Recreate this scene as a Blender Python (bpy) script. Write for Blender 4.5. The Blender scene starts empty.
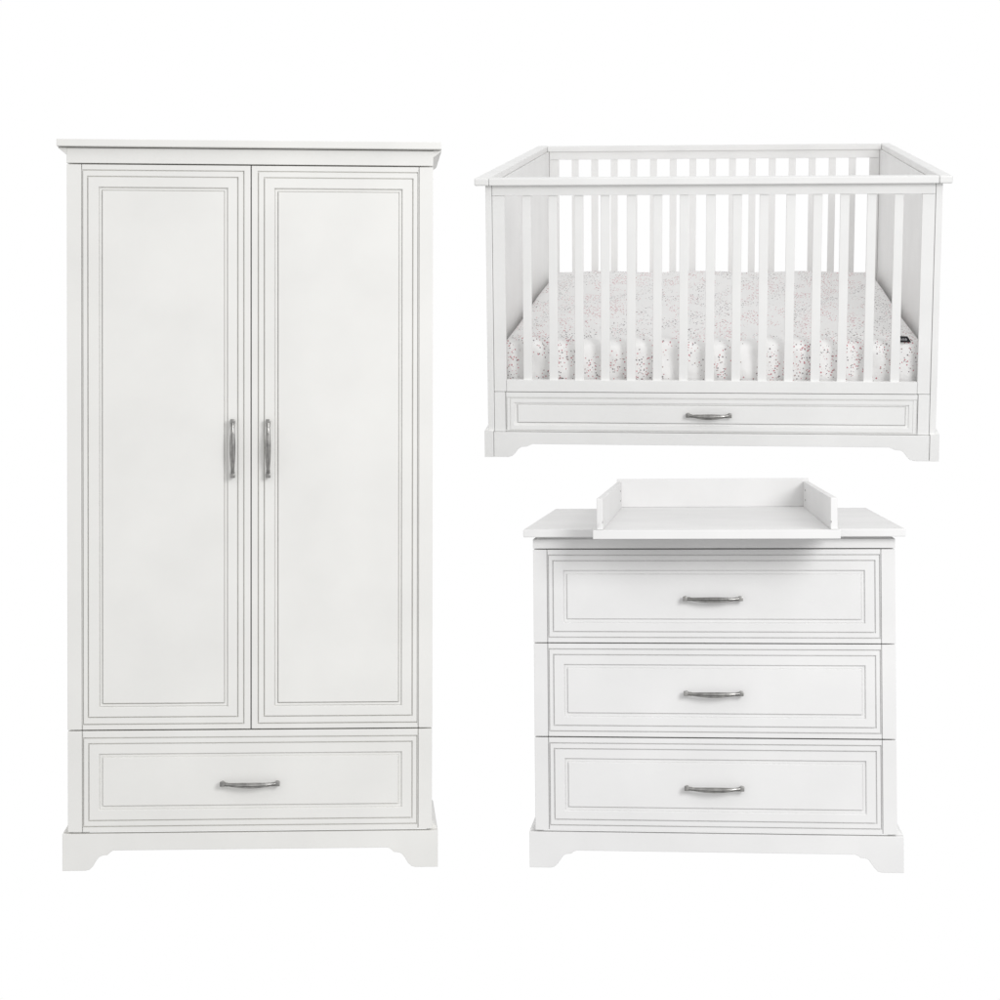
import bpy, bmesh, math, random
from mathutils import Matrix, Vector
random.seed(4)
sc = bpy.context.scene
COL = sc.collection
R = math.radians

# ------------------------------------------------------------------ materials
def new_mat(name):
    m = bpy.data.materials.new(name); m.use_nodes = True
    nt = m.node_tree; b = nt.nodes['Principled BSDF']
    return m, nt, b

def paint(name, col, rough=0.38, vary=0.02, bump=0.03):
    """satin sprayed lacquer: faint tonal mottling and orange-peel"""
    m, nt, b = new_mat(name)
    tc = nt.nodes.new('ShaderNodeTexCoord')
    n1 = nt.nodes.new('ShaderNodeTexNoise'); n1.inputs['Scale'].default_value = 4.5; n1.inputs['Detail'].default_value = 4
    mp = nt.nodes.new('ShaderNodeMapping'); mp.inputs['Scale'].default_value = (1, 1, 1)
    nt.links.new(tc.outputs['Object'], mp.inputs['Vector']); nt.links.new(mp.outputs[0], n1.inputs['Vector'])
    cr = nt.nodes.new('ShaderNodeValToRGB')
    cr.color_ramp.elements[0].position = .3; cr.color_ramp.elements[1].position = .7
    lo = tuple(c*(1-vary*2) for c in col); hi = tuple(min(1, c*(1+vary)) for c in col)
    cr.color_ramp.elements[0].color = (*lo, 1); cr.color_ramp.elements[1].color = (*hi, 1)
    nt.links.new(n1.outputs['Fac'], cr.inputs['Fac']); nt.links.new(cr.outputs['Color'], b.inputs['Base Color'])
    n2 = nt.nodes.new('ShaderNodeTexNoise'); n2.inputs['Scale'].default_value = 260; n2.inputs['Detail'].default_value = 2
    nt.links.new(tc.outputs['Object'], n2.inputs['Vector'])
    bp = nt.nodes.new('ShaderNodeBump'); bp.inputs['Strength'].default_value = bump; bp.inputs['Distance'].default_value = .002
    nt.links.new(n2.outputs['Fac'], bp.inputs['Height']); nt.links.new(bp.outputs['Normal'], b.inputs['Normal'])
    b.inputs['Roughness'].default_value = rough
    b.inputs['Specular IOR Level'].default_value = .35
    return m

M_WARD = paint('wardrobe_lacquer', (.812, .806, .785))
M_DRES = paint('dresser_lacquer', (.812, .808, .805))
M_CRIB = paint('crib_lacquer', (.905, .903, .895))

def metal():
    m, nt, b = new_mat('antique_pewter')
    tc = nt.nodes.new('ShaderNodeTexCoord')
    n = nt.nodes.new('ShaderNodeTexNoise'); n.inputs['Scale'].default_value = 60; n.inputs['Detail'].default_value = 3
    nt.links.new(tc.outputs['Object'], n.inputs['Vector'])
    cr = nt.nodes.new('ShaderNodeValToRGB')
    cr.color_ramp.elements[0].color = (.26, .256, .25, 1); cr.color_ramp.elements[1].color = (.42, .413, .40, 1)
    cr.color_ramp.elements[0].position = .35; cr.color_ramp.elements[1].position = .65
    nt.links.new(n.outputs['Fac'], cr.inputs['Fac']); nt.links.new(cr.outputs['Color'], b.inputs['Base Color'])
    b.inputs['Metallic'].default_value = 1; b.inputs['Roughness'].default_value = .33
    return m
M_METAL = metal()

def plain(name, col, rough=.6, metallic=0):
    m, nt, b = new_mat(name)
    tc = nt.nodes.new('ShaderNodeTexCoord')
    n = nt.nodes.new('ShaderNodeTexNoise'); n.inputs['Scale'].default_value = 90
    nt.links.new(tc.outputs['Object'], n.inputs['Vector'])
    mx = nt.nodes.new('ShaderNodeMixRGB'); mx.inputs[1].default_value = (*[c*.85 for c in col], 1); mx.inputs[2].default_value = (*[min(1, c*1.1) for c in col], 1)
    nt.links.new(n.outputs['Fac'], mx.inputs[0]); nt.links.new(mx.outputs[0], b.inputs['Base Color'])
    b.inputs['Roughness'].default_value = rough; b.inputs['Metallic'].default_value = metallic
    return m
M_BOLT = plain('grey_bolt', (.22, .22, .21), .4)
M_TAG = plain('black_woven', (.012, .011, .014), .8)
M_THREAD = plain('pale_thread', (.45, .45, .47), .8)

def sheet_mat():
    """white jersey printed with loose clusters of small pink, red and grey dots"""
    m, nt, b = new_mat('dotted_jersey'); N = nt.nodes; L = nt.links
    tc = N.new('ShaderNodeTexCoord')
    geo = N.new('ShaderNodeMapping'); geo.inputs['Scale'].default_value = SHEET_SCALE
    L.new(tc.outputs['Object'], geo.inputs['Vector'])
    def math_(op, a, b_):
        n = N.new('ShaderNodeMath'); n.operation = op
        for i, v in enumerate((a, b_)):
            if v is None: continue
            if isinstance(v, (int, float)): n.inputs[i].default_value = v
            else: L.new(v, n.inputs[i])
        return n.outputs[0]
    cl = N.new('ShaderNodeTexNoise'); cl.inputs['Scale'].default_value = 11; cl.inputs['Detail'].default_value = 1.5
    L.new(geo.outputs[0], cl.inputs['Vector'])
    base = None
    prev = N.new('ShaderNodeRGB'); prev.outputs[0].default_value = (.91, .905, .90, 1); prev = prev.outputs[0]
    for k, (scale, rad, thr) in enumerate(((98, .19, .50), (116, .20, .54), (80, .15, .36))):
        off = N.new('ShaderNodeMapping'); off.inputs['Location'].default_value = (k*3.1, k*1.7, k*2.3)
        L.new(geo.outputs[0], off.inputs['Vector'])
        v = N.new('ShaderNodeTexVoronoi'); v.inputs['Scale'].default_value = scale
        L.new(off.outputs[0], v.inputs['Vector'])
        sep = N.new('ShaderNodeSeparateColor'); L.new(v.outputs['Color'], sep.inputs[0])
        dot = math_('LESS_THAN', v.outputs['Distance'], math_('MULTIPLY', math_('ADD', sep.outputs[1], .9), rad*.8))
        dens = math_('LESS_THAN', math_('ADD', sep.outputs[0], thr), math_('ADD', math_('MULTIPLY', cl.outputs['Fac'], 6.0), -1.80))
        fac = math_('MULTIPLY', dot, dens)
        cr = N.new('ShaderNodeValToRGB'); cr.color_ramp.interpolation = 'CONSTANT'
        e = cr.color_ramp.elements
        e[0].position = 0; e[0].color = (.50, .13, .16, 1)
        e[1].position = .3; e[1].color = (.60, .22, .25, 1)
        for p, c in ((.5, (.22, .19, .20)), (.72, (.10, .08, .09)), (.85, (.42, .33, .31))):
            x = e.new(p); x.color = (*c, 1)
        L.new(sep.outputs[2], cr.inputs['Fac'])
        mx = N.new('ShaderNodeMixRGB'); L.new(math_('MULTIPLY', fac, .85), mx.inputs[0]); L.new(prev, mx.inputs[1]); L.new(cr.outputs[0], mx.inputs[2])
        prev = mx.outputs[0]
    L.new(prev, b.inputs['Base Color'])
    n2 = N.new('ShaderNodeTexNoise'); n2.inputs['Scale'].default_value = 9; n2.inputs['Detail'].default_value = 4; n2.inputs['Distortion'].default_value = .6
    L.new(geo.outputs[0], n2.inputs['Vector'])
    bp = N.new('ShaderNodeBump'); bp.inputs['Strength'].default_value = .6; bp.inputs['Distance'].default_value = .02
    L.new(n2.outputs['Fac'], bp.inputs['Height']); L.new(bp.outputs['Normal'], b.inputs['Normal'])
    b.inputs['Roughness'].default_value = .85; b.inputs['Specular IOR Level'].default_value = .1
    return m
SHEET_SCALE = (1, .40, 1)
M_SHEET = sheet_mat()

# ------------------------------------------------------------------ mesh helpers
def box(bm, x0, x1, y0, y1, z0, z1, bev=.0014, seg=2):
    if x0 > x1: x0, x1 = x1, x0
    if z0 > z1: z0, z1 = z1, z0
    r = bmesh.ops.create_cube(bm, size=1)
    vs = r['verts']
    for v in vs:
        v.co = Vector(((x0+x1)/2+v.co.x*(x1-x0), (y0+y1)/2+v.co.y*(y1-y0), (z0+z1)/2+v.co.z*(z1-z0)))
    if bev:
        es = list({e for v in vs for e in v.link_edges})
        bmesh.ops.bevel(bm, geom=es, offset=bev, segments=seg, profile=.6, affect='EDGES')

def prism(bm, pts, a0, a1, axis='y', bev=.0014):
    """closed outline pts (p,q): axis y -> (x,z) outline, axis x -> (y,z) outline"""
    def P(p, q, a): return Vector((p, a, q)) if axis == 'y' else Vector((a, p, q))
    A = [bm.verts.new(P(p, q, a0)) for p, q in pts]; B = [bm.verts.new(P(p, q, a1)) for p, q in pts]
    fs = [bm.faces.new(A), bm.faces.new(B[::-1])]
    n = len(pts)
    for i in range(n): fs.append(bm.faces.new((A[i], B[i], B[(i+1) % n], A[(i+1) % n])))
    bmesh.ops.recalc_face_normals(bm, faces=fs)
    if bev:
        es = [e for e in fs[0].edges]
        bmesh.ops.bevel(bm, geom=es, offset=bev, segments=2, profile=.6, affect='EDGES', clamp_overlap=True)

def rings(bm, rs, cap=True):
    """rs: nested rectangles (x0,x1,z0,z1,y) joined by quads; last one capped"""
    prev = None
    for (x0, x1, z0, z1, y) in rs:
        cur = [bm.verts.new((x0, y, z0)), bm.verts.new((x1, y, z0)), bm.verts.new((x1, y, z1)), bm.verts.new((x0, y, z1))]
        if prev:
            for i in range(4): bm.faces.new((prev[i], prev[(i+1) % 4], cur[(i+1) % 4], cur[i]))
        prev = cur
    if cap: bm.faces.new(prev)

def groove(rect, w, dep, y_out, y_in):
    """a routed line along rect: returns the ring sequence"""
    x0, x1, z0, z1 = rect; h = w/2; e = w*.12
    def g(o, y): return (x0+o, x1-o, z0+o, z1-o, y)
    d = max(y_out, y_in)+dep
    return [g(-h, y_out), g(-h+e, d), g(h-e, d), g(h, y_in)]

def panel_front(bm, outer, lines, thick=.02, y=0.0, b=.0012):
    """lines: list of (rect, width, depth, level after it)"""
    x0, x1, z0, z1 = outer
    rs = [(x0, x1, z0, z1, y+thick), (x0, x1, z0, z1, y+b), (x0+b*.3, x1-b*.3, z0+b*.3, z1-b*.3, y+b*.3), (x0+b, x1-b, z0+b, z1-b, y)]
    lev = y
    for rect, w, dep, nl in lines:
        if w == 'step':      # plain moulded step to a new level, dep wide, softened at its arrises
            a0, a1, b0, b1 = rect; n = y+nl[0]; h = dep/2
            for o, t in ((-h-.0006, 0), (-h, .06), (h, .94), (h+.0006, 1)):
                rs.append((a0+o, a1-o, b0+o, b1-o, lev+(n-lev)*t))
            lev = n; continue
        rs += groove(rect, w, dep, lev, y+nl[0]); lev = y+nl[1]
        if nl[0] != nl[1]: pass
    rings(bm, rs)

def link(name, bm, mat, parent=None, smooth=False):
    bmesh.ops.recalc_face_normals(bm, faces=bm.faces[:])
    me = bpy.data.meshes.new(name); bm.to_mesh(me); bm.free()
    me.materials.append(mat)
    if smooth:
        for p in me.polygons: p.use_smooth = True
    o = bpy.data.objects.new(name, me); COL.objects.link(o)
    if parent: o.parent = parent
    return o

def thing(name, label, cat, mat4):
    o = bpy.data.objects.new(name, None); o.empty_display_size = .1
    COL.objects.link(o); o.matrix_world = mat4
    o['label'] = label; o['category'] = cat
    return o

class Draft:
    """measured drawing of one piece: u to the right, v downwards, in drawing units"""
    def __init__(s, cx, base, scale, zs=1): s.cx, s.base, s.s, s.zs = cx, base, scale, zs
    def X(s, u): return (u-s.cx)/s.s
    def Z(s, v): return (s.base-v)/s.s*s.zs
    def rect(s, l, t, r, b): return (s.X(l), s.X(r), s.Z(b), s.Z(t))

def pose(yaw, pitch, roll, loc, size=1):
    return Matrix.Translation((loc[0]*size, loc[1]*size, loc[2]*size+EYE)) @ Matrix.Rotation(yaw, 4, 'Z') @ Matrix.Rotation(roll, 4, 'Y') @ Matrix.Rotation(pitch, 4, 'X') @ Matrix.Scale(size, 4)
EYE = 1.22

def handle_mesh(L=.16, rmid=.0074, stand=.028, droop=.005):
    """bow pull: fluted spindle between turned collars, scrolled ends on two short feet; runs along X"""
    bm = bmesh.new()
    half = L/2
    prof = [(-.93, .0050), (-.895, .0050), (-.89, .0064), (-.865, .0064), (-.86, .0048), (-.845, .0048), (-.84, .0062), (-.815, .0062), (-.81, .0046),
            (-.795, .0046), (-.79, .0060), (-.765, .0060), (-.76, .0048), (-.68, .0052)]
    mid = [(-.6+i*.075, None) for i in range(17)]
    full = prof+mid+[(-t, r) for t, r in prof[::-1]]
    S = 40; loops = []
    for t, r in full:
        flute = False
        if r is None:
            r = .0052+(rmid-.0052)*math.cos(t/.68*math.pi/2); flute = True
        yc = -(stand*.62+stand*.38*(1-abs(t)**2.0))
        ring = []
        for k in range(S):
            a = 2*math.pi*k/S
            rr = r*(1-(.24*(.5-.5*math.cos(8*a)) if flute else 0))
            ring.append(bm.verts.new((t*half, yc+rr*math.cos(a)*.92, rr*math.sin(a)-droop*(1-t*t))))
        loops.append(ring)
    for A, B in zip(loops, loops[1:]):
        for k in range(S): bm.faces.new((A[k], A[(k+1) % S], B[(k+1) % S], B[k]))
    bm.faces.new(loops[0][::-1]); bm.faces.new(loops[-1])
    for s in (-1, 1):           # square scrolled end blocks
        yb = -stand*.66
        box(bm, s*.955*half-.0062, s*.955*half+.0062, yb-.0066, yb+.0066, -.0066, .0066, bev=.0018)
    for s in (-1, 1):           # feet down to the face
        prev = None
        for y, r in ((.0, .0062), (-.002, .0062), (-.003, .0048), (-.010, .0046), (-.016, .0052)):
            ring = [bm.verts.new((s*.94*half+r*math.cos(2*math.pi*k/20), y, r*math.sin(2*math.pi*k/20))) for k in range(20)]
            if prev:
                for k in range(20): bm.faces.new((prev[k], prev[(k+1) % 20], ring[(k+1) % 20], ring[k]))
            prev = ring
        bm.faces.new(prev)
    return bm

def add_handle(parent, x, z, y=0, L=.16, vertical=False, rmid=.0079):
    bm = handle_mesh(L, rmid, droop=0 if vertical else .0032)
    if vertical: bmesh.ops.rotate(bm, verts=bm.verts, cent=(0, 0, 0), matrix=Matrix.Rotation(math.pi/2, 3, 'Y'))
    bmesh.ops.translate(bm, verts=bm.verts, vec=(x, y, z))
    o = link('handle', bm, M_METAL, parent, smooth=True)
    md = o.modifiers.new('edge', 'EDGE_SPLIT'); md.split_angle = R(45)
    return o

def plinth_mesh(D, u0, u1, top, foot_top, foot, depth, y0=-.02, th=.02):
    """bracket-foot plinth: front board and two side boards. foot = outline (u,v) of the left foot from its floor edge to the apron"""
    bm = bmesh.new()
    c2 = D.cx*2
    pts = [(u0, top), (u0, foot[0][1])]+foot
    mir = [(c2-u, v) for u, v in foot[::-1]]
    pts = pts+mir+[(u1, foot[0][1]), (u1, top)]
    prism(bm, [(D.X(u), D.Z(v)) for u, v in pts], y0, y0+th)
    # side boards with the same cut-out, butted behind the front board
    fl = [((u-u0)/D.s, D.Z(v)) for u, v in foot]
    ztop = D.Z(top); zb = D.Z(foot[0][1])
    ya, yb = y0+th+.0005, depth
    side = [(ya, ztop), (ya, zb)]+[(ya+p, q) for p, q in fl]+[(yb-p, q) for p, q in fl[::-1]]+[(yb, zb), (yb, ztop)]
    for s in (u0, u1):
        a = D.X(s); b = a+(th if s == u0 else -th)
        prism(bm, side, min(a, b), max(a, b), axis='x')
    return bm

# ------------------------------------------------------------------ wardrobe
W = Draft(250, 870, 364, 1.0069)
root = thing('wardrobe', 'tall white two-door wardrobe with one wide bottom drawer and bracket feet', 'wardrobe',
             pose(.0575325, .0170144, .001086, (-.635678, 5.55761, -1.21905)))
DW = .40
bm = bmesh.new()
box(bm, W.X(66.6), W.X(432.2), .045, DW, W.Z(833), W.Z(165.2))
link('carcass', bm, M_WARD, root)
bm = bmesh.new()
box(bm, W.X(66.1), W.X(432.9), -.001, DW, W.Z(164.0), W.Z(149.0))
for s in (-1, 1):   # bed moulding under the overhang along each side
    a = W.X(66.1) if s < 0 else W.X(432.9); o_ = a+s*.023
    prism(bm, [(a, W.Z(155.5)), (o_, W.Z(149.3)), (o_, W.Z(148.8)), (a, W.Z(148.8))], .0, DW, bev=0)
link('frieze', bm, M_WARD, root)
bm = bmesh.new()
box(bm, W.X(57.2), W.X(441.2), -.022, DW+.01, W.Z(148.2), W.Z(141), bev=.002)
link('cornice', bm, M_WARD, root)
GW = .0037
def shrink(q, d): return (q[0]+d, q[1]-d, q[2]+d, q[3]-d)
def std_lines(D, r1, r2, r3, r4, dep=.0068, gw=GW, extra=None):
    return [(D.rect(*r1), gw, dep, (0, 0)), (D.rect(*r2), gw, dep, (0, 0)), (D.rect(*r3), 'step', .0016, (.0050, .0050)), (shrink(D.rect(*r3), .0016), .0014, .0035, (.0050, .0050)),
            (shrink(D.rect(*r4), -.0018), .0018, .0045, (.0050, .0050)), (D.rect(*r4), 'step', .0014, (0, 0))]
for (l, r, stile, r1, r2, r3, r4, hx) in (
        (66.2, 249.2, (66.2, 80.5), (81.8, 171, 242.5, 723.5), (87, 177.2, 236.5, 716.5), (97.8, 187.6, 226.5, 706.5), (101.6, 191.3, 222.4, 702.6), 231.8),
        (250.3, 432.9, (419, 432.9), (257, 171, 417.8, 723.5), (263, 177.2, 412.4, 716.5), (273.2, 187.6, 401.8, 706.5), (277.2, 191.3, 398.0, 702.6), 267.2)):
    bm = bmesh.new()
    a, b = (stile[1]+.7, r) if l < 100 else (l, stile[0]-.7)
    box(bm, W.X(stile[0]), W.X(stile[1]), 0, .02, W.Z(729), W.Z(165.3))
    panel_front(bm, (W.X(a), W.X(b), W.Z(729), W.Z(165.3)), std_lines(W, r1, r2, r3, r4))
    bm2 = (W.X(stile[0])+.002, W.X(stile[1])+.003) if l < 100 else (W.X(stile[0])-.003, W.X(stile[1])-.002)
    box(bm, bm2[0], bm2[1], .006, .0195, W.Z(728.6), W.Z(165.8), bev=0)   # bottom of the routed line
    d = link('door', bm, M_WARD, root)
    add_handle(d, W.X(hx), W.Z(447.6), L=.157, vertical=True, rmid=.0080)
bm = bmesh.new()
for s in ((66.4, 80.5), (419, 432.7)): box(bm, W.X(s[0]), W.X(s[1]), 0, .02, W.Z(831.4), W.Z(730.3))
panel_front(bm, (W.X(81.2), W.X(418.3), W.Z(831.4), W.Z(730.3)),
            std_lines(W, (82, 737.2, 417.6, 826), (87.4, 743, 412.4, 820), (97.6, 753.4, 402, 809.4), (101.4, 757, 398.2, 805.4)))
box(bm, W.X(67), W.X(432), .006, .0195, W.Z(831), W.Z(730.8), bev=0)
dr = link('drawer', bm, M_WARD, root)
add_handle(dr, W.X(249), W.Z(783.2), L=.160)
foot = [(84, 870), (88, 869), (91.5, 865.8), (94.5, 860.5), (97.5, 856.6), (101, 855), (106, 854.4), (108.5, 852), (111.5, 850)]
bm = plinth_mesh(W, 61, 438.8, 833.2, None, foot, DW, y0=-.003, th=.02)
for s in (-1, 1):
    a = W.X(67) if s < 0 else W.X(432.3); o_ = W.X(61) if s < 0 else W.X(438.8)
    prism(bm, [(a, W.Z(821.5)), (a+s*.006, W.Z(827)), (o_, W.Z(832.8)), (o_, W.Z(833.1)), (a-s*.004, W.Z(833.1)), (a-s*.004, W.Z(821.5))], .0175, DW, bev=0)
link('plinth', bm, M_WARD, root)

# ------------------------------------------------------------------ chest of drawers
D = Draft(715, 870, 355, 1.0099)
root = thing('chest_of_drawers', 'wide white chest of three drawers with metal pulls, under the changing tray', 'chest of drawers',
             pose(-.10812, .00614, -.008, (.66765, 5.68291, -1.25025), .95))
DD = 1.27
bm = bmesh.new()
box(bm, D.X(534), D.X(895.8), .035, DD, D.Z(834), D.Z(549.6))
box(bm, D.X(537), D.X(893), .008, DD-.01, D.Z(539.2), D.Z(536.2), bev=0)
link('carcass', bm, M_DRES, root)
bm = bmesh.new()
box(bm, D.X(533.6), D.X(896.2), -.001, DD, D.Z(548.6), D.Z(539.2))
link('frieze', bm, M_DRES, root)
bm = bmesh.new()
box(bm, D.X(524.7), D.X(905.5), -.03, DD+.015, D.Z(536.6), D.Z(529.0), bev=.002)
link('top', bm, M_DRES, root)
for t in (549.7, 644.2, 738.9):
    b = t+93.4
    bm = bmesh.new()
    for s in ((533.7, 547.4), (882.4, 896.1)): box(bm, D.X(s[0]), D.X(s[1]), 0, .02, D.Z(b), D.Z(t))
    panel_front(bm, (D.X(548.1), D.X(881.7), D.Z(b), D.Z(t)),
                std_lines(D, (549, t+5.5, 880.8, b-5.3), (553.7, t+11.2, 876, b-11), (564.2, t+21, 866, b-19.8), (568, t+24.8, 862.2, b-23.9)))
    box(bm, D.X(534.5), D.X(895.3), .006, .0195, D.Z(b-.4), D.Z(t+.4), bev=0)
    dr = link('drawer', bm, M_DRES, root)
    add_handle(dr, D.X(715), D.Z(t+48.6), L=.164)
foot = [(549, 870), (553, 869), (557, 865), (560, 860.5), (562.5, 857.3), (565.5, 856), (570, 855.6), (572.5, 853.6), (575.5, 852.4)]
bm = plinth_mesh(D, 527.6, 902.4, 834.0, None, foot, DD, y0=-.003, th=.02)
for s in (-1, 1):
    a = D.X(534) if s < 0 else D.X(896); o_ = D.X(527.6) if s < 0 else D.X(902.4)
    prism(bm, [(a, D.Z(825)), (a+s*.006, D.Z(829.5)), (o_, D.Z(833.6)), (o_, D.Z(833.9)), (a-s*.004, D.Z(833.9)), (a-s*.004, D.Z(825))], .0175, DD, bev=0)
link('plinth', bm, M_DRES, root)
dresser_pose = root.matrix_world.copy()

# ------------------------------------------------------------------ changing tray on the chest
zt = D.Z(529.0)+.0005
root = thing('changing_tray', 'white open-fronted changing tray with raised sides, standing on the chest of drawers', 'changing tray',
             dresser_pose @ Matrix.Translation((0, 0, zt)))
YF, YB = -.20, 1.235
bm = bmesh.new()
box(bm, -.3283, .3458, YF+.0163, YB, 0, .007, bev=.0008)
box(bm, -.3285, .346, YF, YF+.016, -.0175, .0068, bev=.0015)
link('base_board', bm, M_DRES, root)
for a, b in ((-.318, -.301), (.3195, .338)):
    bm = bmesh.new()
    box(bm, a, b, YF+.006, YB-.018, .0072, .094, bev=.002)
    w = link('side_board', bm, M_DRES, root)
    for y, z in ((-.22, .030), (1.08, .035), (1.08, .068)):
        bm = bmesh.new()
        m4 = Matrix.Translation((b+.0004 if a < 0 else a-.0004, y, z)) @ Matrix.Diagonal((1, 3, 1, 1)) @ Matrix.Rotation(math.pi/2, 4, 'Y')
        bmesh.ops.create_cone(bm, cap_ends=True, segments=20, radius1=.0035, radius2=.0035, depth=.0008, matrix=m4)
        link('screw_cap', bm, M_BOLT, w)
bm = bmesh.new()
box(bm, -.318, .338, YB-.0175, YB, .0072, .105, bev=.002)
link('back_board', bm, M_DRES, root)

# ------------------------------------------------------------------ crib
K = Draft(713, 460.5, 320, 1.0148)
crib_pose = pose(-.11687, .18438, .00869, (.73254, 6.40198, -.09275), 1.14)
root = thing('crib', 'white slatted baby crib with solid ends and a shallow drawer underneath', 'crib', crib_pose)
DK = 2.235
for a, b in ((485.9, 492.3), (933.8, 940.1)):
    bm = bmesh.new()
    box(bm, K.X(a), K.X(b), .0, DK, K.Z(434), K.Z(184.7))
    p = link('end_panel', bm, M_CRIB, root)
    s = 1 if a < 700 else -1
    xi = K.X(b) if s > 0 else K.X(a)
    for y, z in ((.36, .735), (.36, .385), (2.10, .748)):
        bm = bmesh.new()
        m4 = Matrix.Translation((xi+s*.0006, y, z)) @ Matrix.Diagonal((1, 2.8, 1, 1)) @ Matrix.Rotation(math.pi/2, 4, 'Y')
        bmesh.ops.create_cone(bm, cap_ends=True, segments=20, radius1=.0085, radius2=.0085, depth=.0012, matrix=m4)
        link('bolt_cap', bm, M_BOLT, p)
for a, b in ((475.8, 490.2), (935.8, 948.4)):   # end cap rails, front ends rounded
    bm = bmesh.new()
    box(bm, K.X(a), K.X(b), -.03, DK+.03, K.Z(184.6), K.Z(177.0), bev=.0055, seg=3)
    link('cap_rail', bm, M_CRIB, root)
for y0, y1 in ((-.028, .036), (DK-.036, DK+.028)):
    bm = bmesh.new()
    box(bm, K.X(490.5), K.X(935.5), y0, y1, K.Z(184.4), K.Z(177.4), bev=.003)
    link('cap_rail', bm, M_CRIB, root)
for y0, y1 in ((.002, .026), (DK-.026, DK-.002)):
    for a, b in ((492.7, 505.2), (920.8, 933.4)):
        bm = bmesh.new()
        box(bm, K.X(a), K.X(b), y0+.002, y1-.001, K.Z(393), K.Z(195.2))
        link('post', bm, M_CRIB, root)
    bm = bmesh.new()
    box(bm, K.X(492.7), K.X(933.4), y0-.001, y1+.001, K.Z(195), K.Z(184.6))
    link('top_rail', bm, M_CRIB, root)
    bm = bmesh.new()
    box(bm, K.X(505.5), K.X(920.5), y0, y1, K.Z(393), K.Z(381))
    link('bottom_rail', bm, M_CRIB, root)
# slats: one mesh, copied
bm = bmesh.new()
box(bm, -.0141, .0141, -.008, .008, K.Z(381)-.004, K.Z(195)+.0005, bev=.0022)
first = link('slat', bm, M_CRIB, root)
n = 0
for yy in (.0155, DK-.0155):
    for i in range(15):
        o = first if n == 0 else first.copy()
        if n: COL.objects.link(o); o.parent = root
        o.location = (K.X(527.4+26.493*i), yy, 0); n += 1
# lower front: corner stiles, drawer, back board
for a, b in ((492.7, 504.0), (922, 933.4)):
    for y0, y1 in ((.002, .024), (DK-.024, DK-.002)):
        bm = bmesh.new()
        box(bm, K.X(a), K.X(b), y0, y1, K.Z(434.2), K.Z(393.5))
        link('lower_post', bm, M_CRIB, root)
bm = bmesh.new()
g = .0031
panel_front(bm, (K.X(504.6), K.X(921.4), K.Z(434), K.Z(393.7)),
            [(K.rect(505.4, 399, 920.6, 433), g, .0045, (0, 0)), (K.rect(509, 399.9, 917, 432.2), g*.7, .003, (0, 0)),
             (K.rect(513.2, 404.5, 912.8, 427.3), 'step', .0016, (.0058, .0058)), (shrink(K.rect(516.8, 406.8, 909.2, 424.4), -.0018), .0018, .005, (.0058, .0058)), (K.rect(516.8, 406.8, 909.2, 424.4), 'step', .0014, (0, 0))], y=.003)
dr = link('drawer', bm, M_CRIB, root)
add_handle(dr, K.X(712.6), K.Z(415.2), y=.003, L=.139, rmid=.0092)
bm = bmesh.new()
box(bm, K.X(505), K.X(921), .0275, .6, K.Z(433), K.Z(395), bev=0)
link('drawer_box', bm, M_CRIB, root)
bm = bmesh.new()
box(bm, K.X(504.3), K.X(921.7), DK-.02, DK-.006, K.Z(434), K.Z(393.7))
link('back_apron', bm, M_CRIB, root)
bm = bmesh.new()
box(bm, K.X(493), K.X(933.1), .04, DK-.04, .175, .200, bev=.001)
link('bed_base', bm, M_CRIB, root)
foot = [(506.5, 460.5), (511, 459.2), (514.5, 455.6), (517.5, 451.6), (520.5, 449.9), (526, 449.4), (529, 448.2), (531.5, 446.9)]
bm = bmesh.new()
c2 = 1426
pts = [(491.9, 434.6), (491.9, 460.5)]+foot+[(c2-u, v) for u, v in foot[::-1]]+[(c2-491.9, 460.5), (c2-491.9, 434.6)]
for y0 in (-.002, DK-.022):
    prism(bm, [(K.X(u), K.Z(v)) for u, v in pts], y0, y0+.024)
fl = [((u-482)/K.s, K.Z(v)) for u, v in foot]
side = [(-.006, K.Z(433.3)), (-.006, K.Z(460.5))]+[(p-.006, q) for p, q in fl]+[(DK+.006-p, q) for p, q in fl[::-1]]+[(DK+.006, K.Z(460.5)), (DK+.006, K.Z(433.3))]
for a, b, s in ((482.2, 491.5, 1), (934.5, 943.8, -1)):
    prism(bm, side, K.X(a), K.X(b), axis='x')
    xo, xi = (K.X(482.2), K.X(485.9)) if s > 0 else (K.X(943.8), K.X(940.1))
    prism(bm, [(xo, K.Z(433.2)), (xo+s*.003, K.Z(431.8)), (xi, K.Z(429.3)), (xi+s*.002, K.Z(429.3)), (xi+s*.002, K.Z(433.2))], 0, DK, bev=0)
link('plinth', bm, M_CRIB, root)

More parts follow.
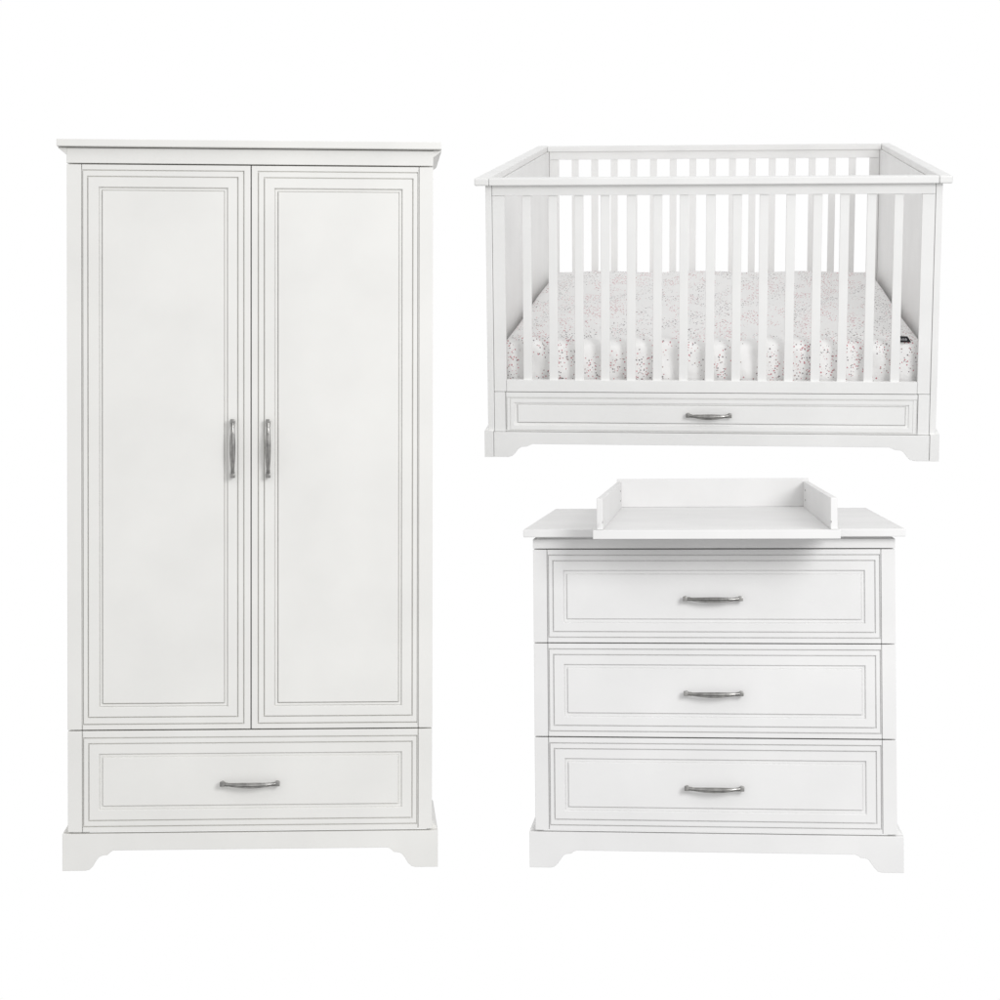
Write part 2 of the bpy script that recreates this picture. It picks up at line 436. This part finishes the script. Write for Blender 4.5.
# ------------------------------------------------------------------ mattress under its fitted sheet
MX, MY0, MY1, MZ0, MZ1 = .672, .058, 2.19, .2008, .372
root = thing('mattress', 'crib mattress in a white fitted sheet printed with tiny pink and grey dots', 'mattress', crib_pose @ Matrix.Translation((0, 0, MZ0)))
bm = bmesh.new()
nx, ny, nz = 120, 60, 14
H = MZ1-MZ0; rad = .034
def rounded(x, y, z):
    cx, cy, cz = (MX-rad), (MY1-MY0)/2-rad, H/2-rad
    my = (MY0+MY1)/2
    p = Vector((x, y-my, z-H/2))
    c = Vector((max(-cx, min(cx, p.x)), max(-cy, min(cy, p.y)), max(-cz, min(cz, p.z))))
    d = p-c
    if d.length > 1e-9: p = c+d.normalized()*rad
    # soft swelling and wrinkles of the jersey, stronger near the piped corners
    w = .0035*math.sin(23*p.x+3*math.sin(9*p.z))+.0026*math.sin(57*p.x+40*p.z+2*math.sin(5*p.x))
    p.z += (.0035*math.sin(31*p.x+6*math.sin(2.3*p.x))*math.exp(-6*(p.y+cy+rad))+.004*math.sin(7.1*p.x+1.3)*math.sin(3*p.y)+.003*math.sin(15*p.x-4*p.y)) if p.z > 0 else 0
    if d.length > 1e-9 and abs(d.y) > abs(d.x): p.y += (w-.003*math.exp(-((p.z+.055)/.006)**2))*(1 if d.y > 0 else -1)
    return Vector((p.x, p.y+my, p.z+H/2))
r_ = bmesh.ops.create_cube(bm, size=1)
for v in bm.verts: v.co = Vector((v.co.x*2*MX, MY0+(v.co.y+.5)*(MY1-MY0), (v.co.z+.5)*H))
bmesh.ops.subdivide_edges(bm, edges=[e for e in bm.edges if abs((e.verts[0].co-e.verts[1].co).x) > .5], cuts=nx, use_grid_fill=True)
bmesh.ops.subdivide_edges(bm, edges=[e for e in bm.edges if abs((e.verts[0].co-e.verts[1].co).y) > .5], cuts=ny, use_grid_fill=True)
bmesh.ops.subdivide_edges(bm, edges=[e for e in bm.edges if abs((e.verts[0].co-e.verts[1].co).z) > .1], cuts=nz, use_grid_fill=True)
def near(v, lo, hi, r):   # push grid lines towards rounded edges
    t = (v-lo)/(hi-lo); return v
for v in bm.verts: v.co = rounded(*v.co)
link('sheet', bm, M_SHEET, root, smooth=True)
# woven care label folded over the front edge, near the right end
bm = bmesh.new()
lx, lz = .600, H-.002
prism(bm, [(lx-.010, lz), (lx+.032, lz), (lx+.028, lz+.008), (lx+.020, lz+.019), (lx-.010, lz+.020)], MY0-.002+.006, MY0+.0015+.006, bev=0)
lab = link('fabric_label', bm, M_TAG, root)
bm = bmesh.new()
for i, (dx, h) in enumerate(((-.002, .007), (.002, .005), (.006, .007), (.0095, .0055), (.0135, .007), (.0165, .005))):
    box(bm, lx+dx, lx+dx+.0018, MY0+.0030, MY0+.0037, lz+.0065, lz+.0065+h, bev=0)
link('stitched_mark', bm, M_THREAD, lab)

# ------------------------------------------------------------------ light: made-up world, white behind the pieces, graded elsewhere to shape their shading, one big soft key, front right
w = bpy.data.worlds.new('World'); sc.world = w; w.use_nodes = True
nt = w.node_tree; bg = nt.nodes['Background']
tc = nt.nodes.new('ShaderNodeTexCoord'); sx = nt.nodes.new('ShaderNodeSeparateXYZ')
nt.links.new(tc.outputs['Generated'], sx.inputs[0])
ry = nt.nodes.new('ShaderNodeValToRGB'); ry.color_ramp.interpolation = 'EASE'
mr = nt.nodes.new('ShaderNodeMapRange'); mr.inputs[1].default_value = -1; mr.inputs[2].default_value = 1
nt.links.new(sx.outputs['Y'], mr.inputs[0]); nt.links.new(mr.outputs[0], ry.inputs['Fac'])
e = ry.color_ramp.elements
e[0].position = 0; e[0].color = (.82, .82, .82, 1)
e[1].position = .92; e[1].color = (1, 1, 1, 1)
for p, c in ((.35, .62), (.55, .42), (.80, .44)):
    x = e.new(p); x.color = (c, c, c, 1)
rz = nt.nodes.new('ShaderNodeMapRange'); rz.inputs[1].default_value = -.9; rz.inputs[2].default_value = -.30; rz.inputs[3].default_value = .32; rz.inputs[4].default_value = 1
nt.links.new(sx.outputs['Z'], rz.inputs[0])
up = nt.nodes.new('ShaderNodeMapRange'); up.inputs[1].default_value = .35; up.inputs[2].default_value = .75; up.inputs[3].default_value = 1; up.inputs[4].default_value = 1.6
nt.links.new(sx.outputs['Z'], up.inputs[0])
gz = nt.nodes.new('ShaderNodeMath'); gz.operation = 'MULTIPLY'
nt.links.new(rz.outputs[0], gz.inputs[0]); nt.links.new(up.outputs[0], gz.inputs[1])
mu = nt.nodes.new('ShaderNodeMixRGB'); mu.blend_type = 'MULTIPLY'; mu.inputs[0].default_value = 1
nt.links.new(ry.outputs[0], mu.inputs[1]); nt.links.new(gz.outputs[0], mu.inputs[2])
nt.links.new(mu.outputs[0], bg.inputs['Color']); bg.inputs['Strength'].default_value = 1.0

def area(name, direction_az, el, dist, size, power, target=(0.1, 5.8, 1.45)):
    l = bpy.data.lights.new(name, 'AREA'); l.shape = 'DISK'; l.size = size; l.energy = power
    o = bpy.data.objects.new(name, l); COL.objects.link(o)
    t = Vector(target)
    p = t+Vector((math.sin(R(direction_az))*math.cos(R(el)), -math.cos(R(direction_az))*math.cos(R(el)), math.sin(R(el))))*dist
    o.location = p; o.rotation_euler = (t-p).to_track_quat('-Z', 'Y').to_euler()
    return o
area('key_softbox', 27, 15, 5.6, 2.0, 135)

# ------------------------------------------------------------------ camera
F, PX, PY = 2000.0, 480.0, 430.0
cd = bpy.data.cameras.new('camera'); cam = bpy.data.objects.new('camera', cd); COL.objects.link(cam)
cam.location = (0, 0, EYE); cam.rotation_euler = (math.pi/2, 0, 0)
cd.sensor_width = 36; cd.lens = F/1000*36
cd.shift_x = (500-PX)/1000; cd.shift_y = -(500-PY)/1000
cd.clip_end = 200
sc.camera = cam
sc.view_settings.view_transform = 'Standard'; sc.view_settings.look = 'None'
sc.view_settings.exposure = 0; sc.view_settings.gamma = 1
sc.render.engine = 'CYCLES'
sc.cycles.max_bounces = 8; sc.cycles.diffuse_bounces = 6
